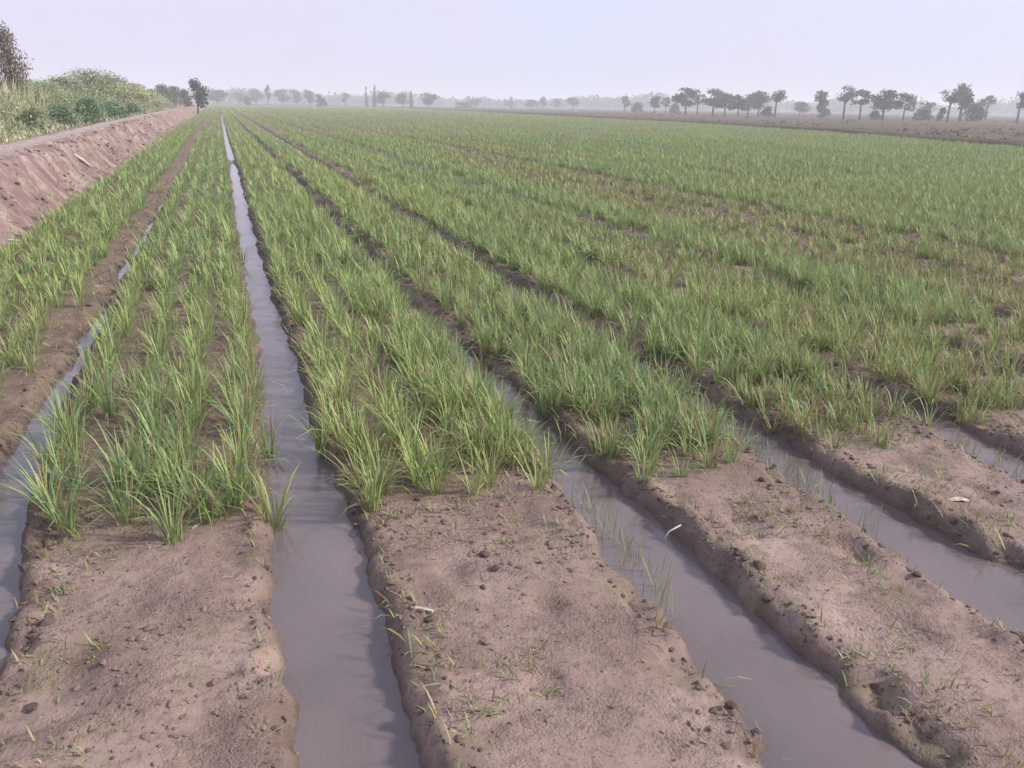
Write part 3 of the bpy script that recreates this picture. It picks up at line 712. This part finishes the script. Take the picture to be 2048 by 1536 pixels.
tag(link('weeds', mesh('weeds', allv, allf, allc), TLEAF), 'tangled weeds and tall dry grass behind the earth bank', 'weeds', None, 'stuff')
# lumps of earth fallen down the bank's face
n = 1500; Y = 5+45*rng.random(n)**1.6; X = np.where(rng.random(n) < .75, rng.uniform(-2.75, -2.1, n), rng.normal(-2.75, .06, n)); X = X+bank_off(Y); m = fbm(X*1.5, Y*1.5, 220) > -.1; X, Y = X[m], Y[m]
S = rng.gamma(2, .012, len(X))+.01; S = np.minimum(S, .085); v, f = lumps(X, Y, np.array([bank_z(a, b) for a, b in zip(X, Y)])+S*.15, S)
tag(link('bank_lumps', mesh('bank_lumps', v, f), BANK), 'broken lumps of earth on the face of the bank', 'soil lumps', None, 'stuff')
# sparse grass along the bank foot and face
n = 9000; Y = 3+70*rng.random(n)**1.6; X = np.where(rng.random(n) < .8, rng.normal(-2.12, .08, n), rng.uniform(-2.7, -2.1, n)); m = fbm(X*2, Y*.8, 195) > -.1
X, Y = X[m], Y[m]; n = len(X); c0, c1 = rice_colour(n, rng.uniform(.2, .8, n), np.full(n, .3)); zb_ = np.array([bank_z(a, b) for a, b in zip(X, Y)])
v, f, c = blades(np.stack([X, Y, np.maximum(zb_, 0)-.01], 1), rng.uniform(0, 6.28, n), rng.uniform(.1, .9, n), rng.uniform(.05, .17, n), (.006+.0006*Y)*rng.uniform(.7, 1.2, n), rng.uniform(.2, 1., n), c0, c1, 2)
tag(link('foot_grass', mesh('foot_grass', v, f, c), LEAF), 'short grass growing along the foot of the earth bank', 'grass', None, 'stuff')
# dry tussocks over the fallow land
n = 3000; Y = 20+300*rng.random(n); X = field_edge(Y)+1+rng.random(n)**1.5*120; m = fbm(X*.05, Y*.05, 197) > -.05; X, Y = X[m], Y[m]; S = rng.uniform(.06, .2, len(X))
n = len(X); v, f, c = leaves(np.stack([X, Y, .1+S*.5], 1), np.stack([S*2.2, S*2.2, S], 1), n*12, .11, (.13, .115, .07))
tag(link('dry_tussocks', mesh('tussocks', v, f, c), TLEAF), 'dry brown tussocks scattered over the fallow land', 'dry grass', None, 'stuff')

# far woodland closing the horizon
cen, rad = [], []
for a in np.arange(-22, 56, .16):
    D = rng.uniform(520, 800); th = R(a); x = math.sin(th)*D; y = math.cos(th)*D
    h = rng.uniform(5, 8.5)*(1+.35*float(vn(a*.5, 1, 200))); w_ = rng.uniform(4, 8)
    cen.append((x, y, h*.48)); rad.append((w_, w_, h*.5))
v, f, c = leaves(cen, rad, 90000, 1.5, (.075, .095, .06))
tag(link('far_woodland', mesh('far_wood', v, f, c), TLEAF), 'hazy blue-grey belt of far woodland on the horizon', 'woodland', None, 'stuff')

# ------------------------------------------------------------------ haze
hx, hy0, hy1, hz0, hz1 = 1530, -90, 1600, -1.6, 14
hv = np.array([(x, y, z) for z in (hz0, hz1) for y in (hy0, hy1) for x in (-hx, hx)], float)
hf = np.array([[0, 2, 3, 1], [4, 5, 7, 6], [0, 1, 5, 4], [2, 6, 7, 3], [0, 4, 6, 2], [1, 3, 7, 5]])
hm = bpy.data.materials.new('haze'); hm.use_nodes = True; nt = hm.node_tree; nt.nodes.clear()
out = nt.nodes.new('ShaderNodeOutputMaterial'); pv = nt.nodes.new('ShaderNodeVolumePrincipled')
pv.inputs['Color'].default_value = (.92, .945, 1, 1); pv.inputs['Density'].default_value = .0018; pv.inputs['Anisotropy'].default_value = .1
nt.links.new(pv.outputs[0], out.inputs['Volume'])
tag(link('haze', mesh('haze', hv, hf), hm), 'pale lavender haze over the fields', 'haze', None, 'stuff')

# ------------------------------------------------------------------ light
SUN_EL, SUN_AZ = 34, 112      # azimuth clockwise from the furrow direction (+Y): low right, a little behind the camera
wd_ = bpy.data.worlds.new('World'); C.world = wd_; wd_.use_nodes = True; nt = wd_.node_tree
bg = nt.nodes['Background']; sk = nt.nodes.new('ShaderNodeTexSky'); sk.sky_type = 'NISHITA'; sk.sun_disc = False
sk.sun_elevation = R(SUN_EL); sk.sun_rotation = R(SUN_AZ); sk.dust_density = 4; sk.air_density = 1; sk.altitude = 100
cloud = nt.nodes.new('ShaderNodeMix'); cloud.data_type = 'RGBA'; cloud.inputs[0].default_value = .8
nt.links.new(sk.outputs[0], cloud.inputs[6]); tc = nt.nodes.new('ShaderNodeTexCoord'); veil = nt.nodes.new('ShaderNodeTexNoise'); veil.inputs['Scale'].default_value = 2.2; veil.inputs['Detail'].default_value = 4
nt.links.new(tc.outputs['Generated'], veil.inputs['Vector'])
vr = ramp(nt, veil.outputs[0], [(.38, (6.75/9, 6.35/9, 8.3/9)), (.62, (6.0/9, 6.7/9, 8.75/9))])
vm = nt.nodes.new('ShaderNodeVectorMath'); vm.operation = 'SCALE'; vm.inputs['Scale'].default_value = 9
nt.links.new(vr, vm.inputs[0]); nt.links.new(vm.outputs[0], cloud.inputs[7])
nt.links.new(cloud.outputs[2], bg.inputs[0]); bg.inputs[1].default_value = .1
sd_ = bpy.data.lights.new('sun', 'SUN'); sd_.energy = 4.4; sd_.angle = R(6); sd_.color = (1, .93, .83)
so = bpy.data.objects.new('sun', sd_); col.objects.link(so)
so.rotation_euler = (R(90-SUN_EL), 0, R(180-SUN_AZ)); so.location = (20, -10, 30)
C.view_settings.view_transform = 'Standard'; C.view_settings.look = 'None'; C.view_settings.exposure = .4; C.view_settings.gamma = 1
C.render.engine = 'CYCLES'
C.cycles.use_denoising = True; C.cycles.use_adaptive_sampling = True; C.cycles.adaptive_threshold = .02
C.cycles.max_bounces = 8; C.cycles.diffuse_bounces = 3; C.cycles.volume_bounces = 2; C.cycles.transparent_max_bounces = 8
